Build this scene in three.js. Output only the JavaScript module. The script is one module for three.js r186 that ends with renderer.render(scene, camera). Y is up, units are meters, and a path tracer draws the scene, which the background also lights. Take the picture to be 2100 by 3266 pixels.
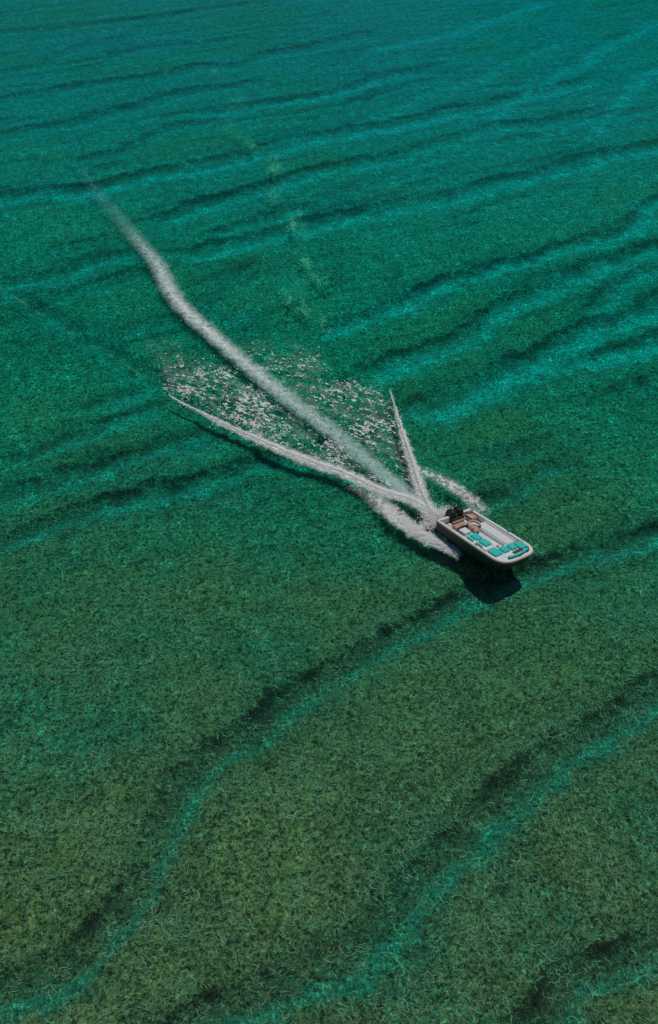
import * as THREE from 'three';
import { mergeGeometries, mergeVertices, toCreasedNormals } from 'three/addons/utils/BufferGeometryUtils.js';
import { RoundedBoxGeometry } from 'three/addons/geometries/RoundedBoxGeometry.js';

// ---------------------------------------------------------------- camera, sky, sun, exposure
const scene = new THREE.Scene();
const camera = new THREE.PerspectiveCamera(55, 658 / 1024, 0.5, 12000);
camera.position.set(0, 36, 0);
camera.rotation.set(-40 * Math.PI / 180, 0, 0);
const renderer = new THREE.WebGLRenderer({ antialias: true });
renderer.toneMapping = THREE.LinearToneMapping;
renderer.toneMappingExposure = 0.53;
renderer.shadowMap.enabled = true;

const SUN_EL = 74 * Math.PI / 180, SUN_AZ = 44 * Math.PI / 180;
const sunDir = new THREE.Vector3(Math.sin(SUN_AZ) * Math.cos(SUN_EL), Math.sin(SUN_EL), -Math.cos(SUN_AZ) * Math.cos(SUN_EL));
const sun = new THREE.DirectionalLight(new THREE.Color().setRGB(1, 0.955, 0.88), 3.5);
sun.target.position.set(6, 0, -50); scene.add(sun.target);
sun.position.copy(sun.target.position).addScaledVector(sunDir, 120);
sun.castShadow = true; sun.shadow.mapSize.set(4096, 4096);
Object.assign(sun.shadow.camera, { left: -60, right: 60, top: 60, bottom: -60, near: 1, far: 300 });
sun.name = 'sun'; scene.add(sun);
{ // deep clear sky, paler towards the horizon and round the sun
  const W = 512, H = 256, d = new Float32Array(W * H * 4);
  for (let r = 0; r < H; r++) for (let c = 0; c < W; c++) {
    const up = ((r + 0.5) / H - 0.5) * Math.PI, y = Math.sin(up), az = ((c + 0.5) / W - 0.5) * 2 * Math.PI;
    const dx = Math.cos(az) * Math.cos(up), dz = Math.sin(az) * Math.cos(up);
    const t = Math.pow(1 - Math.max(0, y), 4), g = Math.pow(Math.max(0, dx * sunDir.x + y * sunDir.y + dz * sunDir.z), 12) * 0.12;
    const zen = [0.03, 0.1, 0.22], hor = [0.1, 0.27, 0.36];
    for (let k = 0; k < 3; k++) d[(r * W + c) * 4 + k] = zen[k] + (hor[k] - zen[k]) * t + g * [1, 0.95, 0.85][k];
    d[(r * W + c) * 4 + 3] = 1;
  }
  const t = new THREE.DataTexture(d, W, H, THREE.RGBAFormat, THREE.FloatType);
  t.mapping = THREE.EquirectangularReflectionMapping; t.magFilter = t.minFilter = THREE.LinearFilter; t.needsUpdate = true;
  scene.background = t; scene.environment = t;
}

// ---------------------------------------------------------------- helpers
function rng(seed) { let a = seed >>> 0; return () => { a = (a + 0x6D2B79F5) | 0; let t = Math.imul(a ^ (a >>> 15), 1 | a); t = (t + Math.imul(t ^ (t >>> 7), 61 | t)) ^ t; return ((t ^ (t >>> 14)) >>> 0) / 4294967296; }; }
const PERM = new Uint8Array(512);
{ const r = rng(77), p = [...Array(256).keys()]; for (let i = 255; i > 0; i--) { const j = Math.floor(r() * (i + 1)); [p[i], p[j]] = [p[j], p[i]]; } for (let i = 0; i < 512; i++) PERM[i] = p[i & 255]; }
const GX = [], GY = []; for (let i = 0; i < 16; i++) { GX.push(Math.cos(i * Math.PI / 8)); GY.push(Math.sin(i * Math.PI / 8)); }
function perlin(x, y, per = 256, s = 0) { // gradient noise in -1..1, period per (at most 256)
  let ix = Math.floor(x), iy = Math.floor(y); const fx = x - ix, fy = y - iy;
  ix = ((ix % per) + per) % per; iy = ((iy % per) + per) % per; const jx = (ix + 1) % per, jy = (iy + 1) % per;
  const u = fx * fx * fx * (fx * (fx * 6 - 15) + 10), v = fy * fy * fy * (fy * (fy * 6 - 15) + 10);
  const h = (a, b) => PERM[(PERM[(a + s) & 255] + b) & 255] & 15;
  const a = h(ix, iy), b = h(jx, iy), c = h(ix, jy), d = h(jx, jy);
  const n0 = GX[a] * fx + GY[a] * fy, n1 = GX[b] * (fx - 1) + GY[b] * fy, n2 = GX[c] * fx + GY[c] * (fy - 1), n3 = GX[d] * (fx - 1) + GY[d] * (fy - 1);
  return 1.45 * (n0 + u * (n1 - n0) + v * (n2 - n0 + u * (n3 - n2 - n1 + n0)));
}
const fbm = (x, y, n = 3, s = 0) => { let t = 0, a = 0.57; for (let i = 0; i < n; i++) { t += a * perlin(x, y, 256, s + i * 17); x = x * 2.03 + 5.2; y = y * 2.03 + 1.7; a *= 0.5; } return t; };
const ss = (a, b, x) => { const t = Math.min(1, Math.max(0, (x - a) / (b - a))); return t * t * (3 - 2 * t); };
const mix = (a, b, t) => a + (b - a) * t;
const rgb = (r, g, b) => new THREE.Color().setRGB(r, g, b);
function tag(o, label, category, kind, group) { if (label) o.userData.label = label; if (category) o.userData.category = category; if (kind) o.userData.kind = kind; if (group) o.userData.group = group; return o; }
function put(name, geometry, m, parent = scene) { const o = new THREE.Mesh(geometry, m); o.name = name; o.castShadow = o.receiveShadow = true; parent.add(o); return o; }
function texture(n, data, repeat = true) { const t = new THREE.DataTexture(data, n, n, THREE.RGBAFormat, THREE.UnsignedByteType); t.magFilter = t.minFilter = THREE.LinearFilter; if (repeat) t.wrapS = t.wrapT = THREE.RepeatWrapping; t.needsUpdate = true; return t; }
function axis(lo, hi, step, far0, far1, grow) { // grid lines: even between lo and hi, then wider and wider out to far0 and far1
  const a = []; for (let v = lo; v < hi + 1e-6; v += step) a.push(v);
  for (let s = step, v = hi; v < far1;) { s *= grow; v += s; a.push(v); }
  const b = []; for (let s = step, v = lo; v > far0;) { s *= grow; v -= s; b.push(v); }
  return [...b.reverse(), ...a];
}
function sheet(X, Z, fn, tile) { // fn(x, z, out) fills [height, r, g, b]
  const nx = X.length, nz = Z.length, pos = new Float32Array(nx * nz * 3), col = new Float32Array(nx * nz * 3), uv = new Float32Array(nx * nz * 2), idx = new Uint32Array((nx - 1) * (nz - 1) * 6), o = [0, 0, 0, 0];
  for (let j = 0, k = 0; j < nz; j++) for (let i = 0; i < nx; i++, k++) {
    fn(X[i], Z[j], o); pos.set([X[i], o[0], Z[j]], k * 3); col.set([o[1], o[2], o[3]], k * 3); uv[k * 2] = X[i] / tile; uv[k * 2 + 1] = Z[j] / tile;
  }
  for (let j = 0, k = 0; j < nz - 1; j++) for (let i = 0; i < nx - 1; i++, k += 6) { const a = j * nx + i; idx.set([a, a + nx, a + 1, a + 1, a + nx, a + nx + 1], k); }
  const g = new THREE.BufferGeometry();
  g.setAttribute('position', new THREE.BufferAttribute(pos, 3)); g.setAttribute('color', new THREE.BufferAttribute(col, 3)); g.setAttribute('uv', new THREE.BufferAttribute(uv, 2)); g.setIndex(new THREE.BufferAttribute(idx, 1)); g.computeVertexNormals();
  return g;
}

// ---------------------------------------------------------------- the bed: a weed mat cut by sandy channels (width, how dark its far edge is, how pale its floor is, x,z points in metres)
const BEDLINES = [
  [1.4, 0.75, 0.4, [-29.0,-73.9, -26.4,-71.6, -22.1,-68.0, -17.9,-63.0, -13.5,-58.8, -11.3,-55.8]],  // old wake trough on the water, drawn into the bed as a channel
  [1.3, 1, 0.9, [-18.0,-13.8, -14.5,-15.2, -12.1,-16.0, -10.2,-16.4, -9.2,-17.1, -8.3,-18.6, -7.3,-20.0, -6.9,-21.6, -6.2,-23.6, -6.0,-25.1, -4.8,-26.7, -3.3,-27.8, -1.8,-29.6, 0.2,-31.1, 2.4,-33.0, 4.1,-34.2, 6.5,-35.7, 9.4,-37.3, 12.4,-39.1, 15.0,-40.4, 18.7,-41.7, 21.5,-42.8]],
  [1.5, 1, 1, [-8.5,-12.8, -5.5,-14.3, -3.3,-15.5, -1.1,-16.4, 1.0,-17.1, 2.1,-18.1, 3.2,-19.2, 4.3,-20.7, 5.9,-22.2, 7.5,-23.8, 9.2,-25.3, 11.0,-26.7, 13.0,-28.1, 14.2,-28.8, 15.7,-30.1, 19.1,-31.7]],
  [1.3, 1, 0.8, [4.5,-12.0, 7.0,-14.3, 8.4,-15.5, 9.6,-16.8, 10.8,-17.1, 12.6,-17.9, 14.7,-18.9]],
  [1.4, 1, 0.8, [-19.7,-40.1, -18.4,-40.6, -16.8,-41.7, -15.1,-42.8, -12.3,-44.4, -10.0,-45.5, -7.0,-46.8, -4.5,-48.1, -1.9,-48.9, -0.3,-49.5]],
  [1.3, 0.7, 0.6, [-20.6,-43.4, -19.4,-44.4, -17.2,-46.0, -14.9,-47.2, -11.8,-49.1, -9.3,-50.7, -6.4,-52.6]],
  [1.2, 0.6, 0.4, [-21.4,-48.1, -19.4,-48.7, -16.7,-49.8, -14.4,-52.1, -12.5,-53.8, -9.8,-55.6]],
  [1.5, 0.5, 0.5, [-16.6,-53.1, -14.7,-55.1, -12.8,-56.4, -11.0,-58.3]],
  [1.5, 1, 1, [-2.2,-64.1, -0.3,-64.7, 1.4,-65.4, 3.9,-67.4, 6.7,-69.5, 10.6,-73.3, 13.6,-75.3, 16.6,-77.0, 19.8,-79.1, 24.1,-80.9, 27.5,-83.1, 30.1,-87.8, 34.5,-93.4]],
  [1.8, 1, 0.9, [2.1,-58.0, 4.4,-59.6, 7.8,-62.1, 10.8,-64.0, 12.5,-67.1, 15.5,-69.9, 18.6,-72.1, 21.9,-74.9, 25.2,-77.4, 28.3,-79.1, 31.8,-80.9]],
  [2.2, 1, 1, [4.8,-52.8, 8.0,-55.1, 11.2,-57.1, 13.9,-59.4, 15.7,-60.6, 18.8,-64.0, 21.3,-65.7, 23.6,-67.1, 25.6,-68.5, 28.9,-70.8]],
  [1.8, 0.8, 1, [14.8,-59.6, 16.4,-60.0, 19.0,-60.8, 21.6,-62.0, 24.3,-63.4, 27.2,-64.7]],
  [1.6, 0.7, 0.7, [20.2,-66.7, 22.8,-70.8, 25.5,-73.7, 28.0,-75.2]],
  [1.2, 0.7, 0.4, [7.7,-43.2, 9.6,-44.4, 12.0,-46.8, 14.1,-48.5, 16.4,-49.6]],
  [1.2, 0.8, 0.2, [8.5,-48.5, 11.0,-49.6, 13.9,-50.3, 15.6,-50.7]],
  [2.2, 0.7, 0.3, [-48.8,-145.3, -45.7,-147.1, -38.5,-149.3, -31.9,-152.7, -23.1,-156.2, -17.3,-161.2, -11.1,-164.2]],
  [2.2, 0.6, 0.2, [-43.8,-127.2, -41.2,-129.2, -36.3,-131.2, -33.5,-139.2, -27.6,-145.3, -24.0,-153.1]],
  [2.4, 1, 0.4, [-40.6,-115.7, -38.2,-117.5, -33.9,-120.6, -29.4,-123.8, -24.7,-126.3, -19.6,-128.0, -15.7,-131.4, -11.4,-131.9, -7.3,-137.2, -2.8,-139.8, 4.7,-146.4]],
  [1.8, 0.7, 0.2, [-36.7,-130.7, -29.9,-134.7, -24.9,-138.6, -19.6,-141.6, -12.3,-144.3]],
  [2.6, 1, 0.5, [-37.3,-103.7, -35.1,-105.6, -31.2,-108.7, -26.9,-110.6, -22.9,-114.8, -18.6,-119.3, -13.8,-122.5, -8.8,-124.1]],
  [2.2, 0.9, 0.8, [-16.3,-112.8, -13.0,-113.8, -10.3,-115.5, -5.5,-117.8, 0.5,-120.3, 6.9,-127.2, 12.4,-130.7]],
  [2.0, 0.8, 0.4, [-26.8,-98.7, -24.0,-99.5, -21.2,-101.3, -19.4,-104.4, -16.0,-109.6, -11.8,-111.0]],
  [2.6, 1, 0.9, [-33.1,-88.3, -30.9,-89.3, -27.3,-90.9, -23.2,-91.1, -20.3,-93.2, -16.5,-95.8, -12.4,-97.6, -9.1,-99.4, -5.8,-102.8, -2.3,-105.0, 2.3,-107.6, 7.5,-109.9, 13.5,-113.8, 18.1,-116.0, 24.3,-120.6, 32.9,-125.5]],
  [2.4, 1, 0.8, [-16.1,-83.6, -12.6,-87.3, -8.5,-89.8, -5.4,-92.3, -2.1,-95.3, 1.3,-97.6, 5.7,-99.4, 10.2,-102.5, 15.1,-106.3, 19.2,-109.6, 25.0,-110.6, 31.6,-114.5]],
  [2.0, 0.7, 0.6, [3.7,-93.4, 6.4,-96.1, 10.0,-99.5, 14.8,-103.1, 22.0,-106.3, 30.0,-111.7, 37.6,-115.3]],
  [2.4, 1, 0.9, [-13.7,-76.8, -10.6,-78.3, -7.8,-79.7, -4.1,-81.8, -1.2,-84.0, 2.3,-85.6, 7.5,-87.7, 11.7,-89.8, 15.7,-92.5, 20.2,-95.0, 27.6,-100.1, 34.5,-103.1, 38.6,-105.0]],
  [1.8, 0.8, 0.5, [-10.8,-80.9, -8.0,-83.1, -4.7,-85.4, -2.8,-87.3, 0.4,-88.3]],
  [1.8, 0.7, 0.6, [-28.4,-71.5, -24.6,-72.6, -21.0,-73.7, -19.4,-76.8, -16.0,-78.0, -13.6,-79.2]],
  [1.8, 0.8, 0.3, [-22.9,-69.7, -20.1,-70.8, -18.1,-71.5, -15.4,-74.1, -12.4,-75.2]],
  [2.2, 0.15, 0.8, [4.5,-138.2, 16.6,-146.4, 27.1,-157.9, 34.7,-165.6]],
  [2.2, 0.3, 0.8, [15.6,-110.3, 18.3,-113.1, 24.8,-123.8, 31.6,-132.5, 39.8,-144.3, 47.3,-153.1]],
  [2.4, 0.15, 0.5, [3.8,-110.3, 8.9,-116.7, 17.2,-125.5, 27.1,-138.2, 34.3,-146.4]],
  [2.0, 0.1, 0.9, [27.9,-106.3, 34.0,-119.0, 38.5,-127.2, 43.1,-132.5]],
];
const center = [-23.85,-94.38, -20.79,-87.62, -18.53,-83.35, -15.87,-78.12, -13.90,-74.12, -12.31,-69.69, -10.60,-66.27, -8.73,-63.39, -6.96,-60.68, -4.98,-57.84, -3.13,-55.18, -1.38,-52.92, 0.27,-50.77, 1.83,-48.51, 3.32,-46.38, 4.49,-44.75, 5.62,-43.19];
const near = [-10.79,-55.08, -9.52,-53.91, -8.30,-52.92, -6.24,-51.24, -3.99,-49.63, -1.82,-48.08, 0.77,-46.58, 3.24,-44.75, 4.93,-43.88, 6.06,-42.62];
const far = [4.06,-55.70, 4.40,-52.43, 4.77,-49.40, 5.13,-46.79, 5.37,-44.75, 5.84,-42.81, 6.08,-42.25];
const nearwash = [1.51,-45.55, 2.72,-44.16, 4.33,-42.06, 5.45,-40.97, 6.78,-39.98, 7.51,-39.22];
const farwash = [5.1,-47.2, 6.6,-45.9, 7.8,-44.6, 8.5,-43.4, 9.0,-42.4];
const leftfield = [-13.62,-62.77, -10.42,-61.86, -7.04,-57.84, -3.64,-53.91, -0.27,-49.85, 2.31,-46.79, 3.99,-44.75, 0.77,-47.00, -4.01,-50.08, -8.38,-53.66, -10.94,-56.23];
const rightfield = [-6.44,-61.86, -2.77,-62.17, -0.90,-60.10, 0.00,-56.76, 2.30,-56.23, 3.66,-54.41, 4.42,-50.31, 5.00,-46.79, 5.37,-44.75, 3.36,-47.43, 0.27,-51.71, -2.58,-55.96, -4.75,-58.96];
const oldline = [-25.76,-70.25, -23.53,-67.95, -21.41,-65.75, -17.48,-61.86, -14.59,-59.24, -12.32,-56.87];
const oldline2 = [-20.19,-63.08, -17.09,-59.81, -14.66,-57.84];
const oldtrough = [-29.05,-74.89, -26.36,-72.60, -22.13,-68.98, -17.88,-64.02, -13.49,-59.81, -11.29,-56.76];
const chain = [-17.50,-131.49, -14.06,-126.12, -10.44,-115.62, -10.47,-106.44, -7.89,-101.35, -5.26,-96.05, -5.14,-88.61, -3.01,-82.90, -1.56,-73.73, -2.61,-67.95, -0.31,-64.02];

const lines = BEDLINES.map(([w, dark, bright, p]) => {
  const xs = p.filter((_, i) => i % 2 === 0), zs = p.filter((_, i) => i % 2);
  return { w, dark, bright, xs, zs, x0: Math.min(...xs) - 6, x1: Math.max(...xs) + 6, z0: Math.min(...zs) - 6, z1: Math.max(...zs) + 6 };
});
function nearest(l, x, z) { // [signed distance, positive on the near side; distance past an end]
  let best = 1e9, sd = 0;
  for (let i = 0; i < l.xs.length - 1; i++) {
    const ax = l.xs[i], az = l.zs[i], dx = l.xs[i + 1] - ax, dz = l.zs[i + 1] - az, L = dx * dx + dz * dz;
    const t = Math.min(1, Math.max(0, ((x - ax) * dx + (z - az) * dz) / L)), px = x - ax - t * dx, pz = z - az - t * dz, d = px * px + pz * pz;
    if (d < best) { best = d; sd = Math.sqrt(d) * Math.sign(dx * pz - dz * px); }
  }
  return sd;
}
const field = [0, 0, 0, 0]; // carve, dark, bright at a point
function channels(x, z) {
  const k = 0.45 + 0.55 * ss(-20, -60, z);
  const wx = x + k * (1.1 * fbm(x * 0.2, z * 0.2, 2, 3) + 0.8 * fbm(x * 0.8, z * 0.8, 4, 9)), wz = z + k * (0.9 * fbm(x * 0.2 + 40, z * 0.2, 2, 5) + 0.85 * fbm(x * 0.8 + 31, z * 0.8, 4, 12));
  let carve = 0, dark = 0, bright = 0, margin = 0;
  for (const l of lines) {
    if (wx < l.x0 || wx > l.x1 || wz < l.z0 || wz > l.z1) continue;
    const s = nearest(l, wx, wz), t = s / (l.w * mix(0.85, 0.78, ss(-50, -80, z)));
    if (t < -4 || t > 4) continue;
    const n = l.xs.length, e = Math.min(Math.hypot(wx - l.xs[0], wz - l.zs[0]), Math.hypot(wx - l.xs[n - 1], wz - l.zs[n - 1])), end = ss(0, 3, e);
    const along = Math.min(1.1, Math.max(mix(0.25, 0.3, ss(-50, -80, z)), 0.78 + 0.75 * fbm(x * 0.11 + l.w * 9, z * 0.11, 2, 21))), broken = Math.min(1.1, Math.max(0.4, 0.85 + 0.8 * fbm(x * 0.5, z * 0.6, 4, 31)));
    const clump = ss(-0.3, 0.3, 0.7 * fbm(x * 0.42, z * 0.6, 3, 37) + 0.75 * fbm(x * 1.1, z * 1.5, 3, 39) * ss(-75, -40, z) + 0.5 * (l.dark * along - 0.55) - 0.2 * ss(-60, -30, z) + 0.1 * ss(-60, -85, z));
    const thin = ss(-45, -70, z), dk = l.dark * end * along * ss(-1.3, -1.12, t) * (mix(0.95, 0.72, thin) * (1 - ss(mix(-0.95, -1.1, thin), mix(-0.55, -0.72, thin), t)) * clump + mix(0.45, 0.32, thin) * (1 - ss(-0.5, 0.15, t)) * (0.5 + 0.5 * clump)), br = l.bright * end * broken * Math.exp(-Math.pow((t - 0.15) / ((0.17 + 0.17 * broken) * (1 + 1.0 * ss(-40, -60, z))), 2));
    const cv = l.dark * end * ss(-1.25, -0.75, t) * (1 - ss(-0.1, 1.8, t));
    margin = Math.max(margin, Math.min(1, l.dark + 0.3) * end * Math.exp(-Math.pow((t + 0.2) / 1.45, 2))); carve = Math.max(carve, cv); dark = Math.max(dark, dk); bright = Math.max(bright, br);
  }
  field[0] = carve; field[1] = Math.min(1, dark); field[2] = Math.min(1, bright); field[3] = margin;
  return field;
}
const chainX = chain.filter((_, i) => i % 2 === 0), chainZ = chain.filter((_, i) => i % 2);
function bedHeight(x, z, f) { return -0.86 - 0.32 * f[0] + 0.14 * fbm(x * 0.12, z * 0.12, 3, 41) * (1 - f[2]) + 0.07 * fbm(x * 1.3, z * 1.3, 2, 45) * (1 - 0.7 * f[2]); }
function bedAt(x, z, o) {
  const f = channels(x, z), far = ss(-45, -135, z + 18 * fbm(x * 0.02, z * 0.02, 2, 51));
  o[0] = bedHeight(x, z, f);
  const big = fbm(x * 0.055, z * 0.055, 3, 61), mid = fbm(x * 0.23, z * 0.23, 3, 71), fine = fbm(x * 1.1, z * 1.1, 3, 81);
  const u = x * 0.88 - z * 0.47, v = x * 0.47 + z * 0.88, wisp = fbm(u * 0.13 + 0.8 * mid, v * 0.62, 4, 95); // streaks drawn out along the channels
  const olive = ss(-0.25, 0.5, big + 0.5 * mid + 0.7 * ss(-62, -16, z) - 0.25);
  const near = [mix(0.07, 0.22, olive), mix(0.45, 0.27, olive), mix(0.27, 0.115, olive)];
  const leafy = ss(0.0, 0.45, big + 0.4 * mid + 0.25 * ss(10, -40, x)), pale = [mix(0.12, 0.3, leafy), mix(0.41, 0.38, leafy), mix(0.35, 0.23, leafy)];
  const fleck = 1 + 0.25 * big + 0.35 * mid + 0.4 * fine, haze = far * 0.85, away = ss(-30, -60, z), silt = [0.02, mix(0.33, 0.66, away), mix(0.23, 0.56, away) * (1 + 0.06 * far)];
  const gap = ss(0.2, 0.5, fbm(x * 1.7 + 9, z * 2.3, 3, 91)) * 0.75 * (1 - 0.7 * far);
  const rid = (o) => Math.pow(Math.max(0, 1 - Math.abs(fbm(u * 0.045 + 0.5 * mid + 7, (v + o) * 0.2 + 0.25 * fine, 2, 97)) * 1.6), 6) * ss(-0.15, 0.3, fbm(u * 0.05, v * 0.1, 2, 99));
  const wd = Math.min(1, ss(0.15, 0.5, wisp) * mix(0.2, 0.4, away) + rid(0) * 0.75 * away), wb = Math.min(1, ss(0.1, 0.5, -wisp) * mix(0.1, 0.35, away) + rid(-1.1) * 0.7 * away);
  for (let k = 0; k < 3; k++) {
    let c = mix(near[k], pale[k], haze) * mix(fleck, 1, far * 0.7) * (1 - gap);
    c = mix(c, [0.02, 0.2, 0.125][k], f[3] * mix(0.75, 0.35, far) * (0.75 + 0.5 * mid));
    c = mix(c * (1 - wd * (1 - 0.4 * far)), silt[k], wb * 0.6);
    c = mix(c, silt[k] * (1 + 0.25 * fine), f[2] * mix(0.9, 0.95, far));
    c *= 1 - f[1] * mix(0.8, 0.5, far);
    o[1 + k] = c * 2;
  }
}
const TILE = 24;
function grainTexture() { // speckle of short weed with caustic light painted as pale lines, repeating every TILE metres
  const n = 2048, lum = new Float32Array(n * n), tint = new Float32Array(n * n), r = rng(5);
  for (let j = 0, k = 0; j < n; j++) for (let i = 0; i < n; i++, k++) {
    const u = i / n, v = j / n;
    const a = perlin(u * 64, v * 64, 64, 1), b = perlin(u * 128 + 0.4, v * 128, 128, 2), c = perlin(u * 250, v * 250 + 0.3, 250, 3);
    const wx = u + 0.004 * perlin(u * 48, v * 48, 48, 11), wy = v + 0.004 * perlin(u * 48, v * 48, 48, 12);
    const web = Math.pow(1 - Math.min(1, Math.abs(perlin(wx * 60, wy * 60, 60, 13)) * 1.3), 7) + 0.8 * Math.pow(1 - Math.min(1, Math.abs(perlin(wx * 110, wy * 110, 110, 14)) * 1.3), 6);  // net of rippled light put into the bed colour
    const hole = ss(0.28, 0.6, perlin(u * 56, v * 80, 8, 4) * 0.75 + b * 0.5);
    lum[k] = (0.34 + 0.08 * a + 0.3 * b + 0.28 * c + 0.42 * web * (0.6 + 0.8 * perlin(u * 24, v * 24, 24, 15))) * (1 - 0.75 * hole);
    tint[k] = 0.5 * a + 0.5 * perlin(u * 40, v * 40, 40, 8);
  }
  const dab = (x, y, w) => { const k = ((((y | 0) % n) + n) % n) * n + ((((x | 0) % n) + n) % n); lum[k] += w; };
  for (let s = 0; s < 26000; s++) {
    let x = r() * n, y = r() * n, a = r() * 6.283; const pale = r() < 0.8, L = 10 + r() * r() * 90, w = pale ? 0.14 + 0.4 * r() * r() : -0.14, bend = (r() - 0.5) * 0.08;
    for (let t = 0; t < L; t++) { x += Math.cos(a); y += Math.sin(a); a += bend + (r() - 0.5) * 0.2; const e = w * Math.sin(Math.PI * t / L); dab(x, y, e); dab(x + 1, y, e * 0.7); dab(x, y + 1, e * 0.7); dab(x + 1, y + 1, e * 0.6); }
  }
  const d = new Uint8Array(n * n * 4);
  for (let k = 0; k < n * n; k++) {
    const l = Math.min(1, Math.max(0.03, lum[k])), t = tint[k], hi = Math.max(0, l - 0.45);
    d[k * 4] = 255 * Math.min(1, l * (1 + 0.28 * t) + hi * 0.9); d[k * 4 + 1] = 255 * Math.min(1, l * (1 - 0.04 * t)); d[k * 4 + 2] = 255 * Math.min(1, l * (1 - 0.22 * t) + hi * 0.35); d[k * 4 + 3] = 255;
  }
  return texture(n, d);
}
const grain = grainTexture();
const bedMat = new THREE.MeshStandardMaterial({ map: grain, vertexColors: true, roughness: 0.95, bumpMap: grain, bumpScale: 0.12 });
bedMat.name = 'weedy_bed';
const X = axis(-60, 60, 0.25, -5000, 5000, 1.05), Z = axis(-172, -10, 0.25, -7000, 1500, 1.05);
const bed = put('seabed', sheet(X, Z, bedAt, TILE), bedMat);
tag(bed, 'shallow seabed of green weed cut by curving turquoise sand channels', 'seabed', 'structure');

// weed growing on the mat: small clumps of leaning blades, far too many to count
{
  const blade = (r) => { const a = r() * 6.283, lean = 0.9 + 0.9 * r(), L = 0.5 + 0.9 * r(), w = 0.05 + 0.06 * r(), c = Math.cos(a), s = Math.sin(a), p = (t, side) => { const out = lean * t * t * L, y = 0.7 * L * t * (1 - 0.45 * t); return [c * out - s * side * w * (1 - t), y, s * out + c * side * w * (1 - t)]; };
    const A = p(0, -1), B = p(0, 1), C = p(0.55, -1), D = p(0.55, 1), E = p(1, 0); return [...A, ...B, ...C, ...B, ...D, ...C, ...C, ...D, ...E]; };
  const r = rng(301), pos = []; for (let k = 0; k < 5; k++) pos.push(...blade(r));
  const g = new THREE.BufferGeometry(); g.setAttribute('position', new THREE.Float32BufferAttribute(pos, 3)); g.computeVertexNormals();
  const spots = [];
  for (let n = 0; n < 640000 && spots.length < 300000; n++) {
    const z = -12 - 90 * Math.pow(r(), 0.95), half = 9 + 0.42 * Math.abs(z), x = (2 * r() - 1) * half; if (r() < ss(-58, -100, z)) continue;
    const f = channels(x, z), bare = 0.35 * f[3] + f[2] * mix(1.3, 1.9, ss(-30, -60, z)) + 0.9 * ss(0.12, 0.4, fbm(x * 1.7 + 9, z * 2.3, 3, 91));
    if (r() < bare) continue;
    spots.push([x, bedHeight(x, z, f), z, Math.min(1, f[1] + 0.5 * f[3]), r(), r(), r()]);
  }
  const m = new THREE.MeshStandardMaterial({ color: 0xffffff, roughness: 0.9, side: THREE.DoubleSide }); m.name = 'weed_blades';
  const o = new THREE.InstancedMesh(g, m, spots.length), q = new THREE.Object3D(), c = new THREE.Color();
  spots.forEach(([x, y, z, dk, a, b, e], i) => {
    const s = 0.07 + 0.13 * a * a; q.position.set(x, y - 0.01, z); q.scale.set(s, s * (0.5 + 0.7 * b), s); q.rotation.set(0, b * 40, 0); q.updateMatrix(); o.setMatrixAt(i, q.matrix);
    const t = ss(-64, -16, z), patch = 0.5 * fbm(x * 0.23, z * 0.23, 3, 71) + fbm(x * 0.055, z * 0.055, 3, 61), rippleTone = 0.8 * ss(0.6, 1, e + 0.25 * patch) * (0.35 + 0.65 * t); // pale blades, partly imitating rippled light, among green and near-black ones
    const v = (e < 0.48 ? 0.07 : 0.98 + 1.2 * b + 0.35 * ss(-30, -60, z)) * (1 - 0.8 * dk) * (1 + 0.4 * patch);
    o.setColorAt(i, c.setRGB(mix(v * mix(0.05, 0.135, t), 0.66, rippleTone * (1 - dk)), mix(v * mix(0.25, 0.175, t), 0.6, rippleTone * (1 - dk)), mix(v * mix(0.125, 0.08, t), 0.24, rippleTone * (1 - dk))));
  });
  o.name = 'seaweed'; o.castShadow = o.receiveShadow = true; scene.add(o);
  tag(o, 'short green seaweed covering the seabed between the sand channels', 'seaweed', 'stuff');
}

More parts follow.
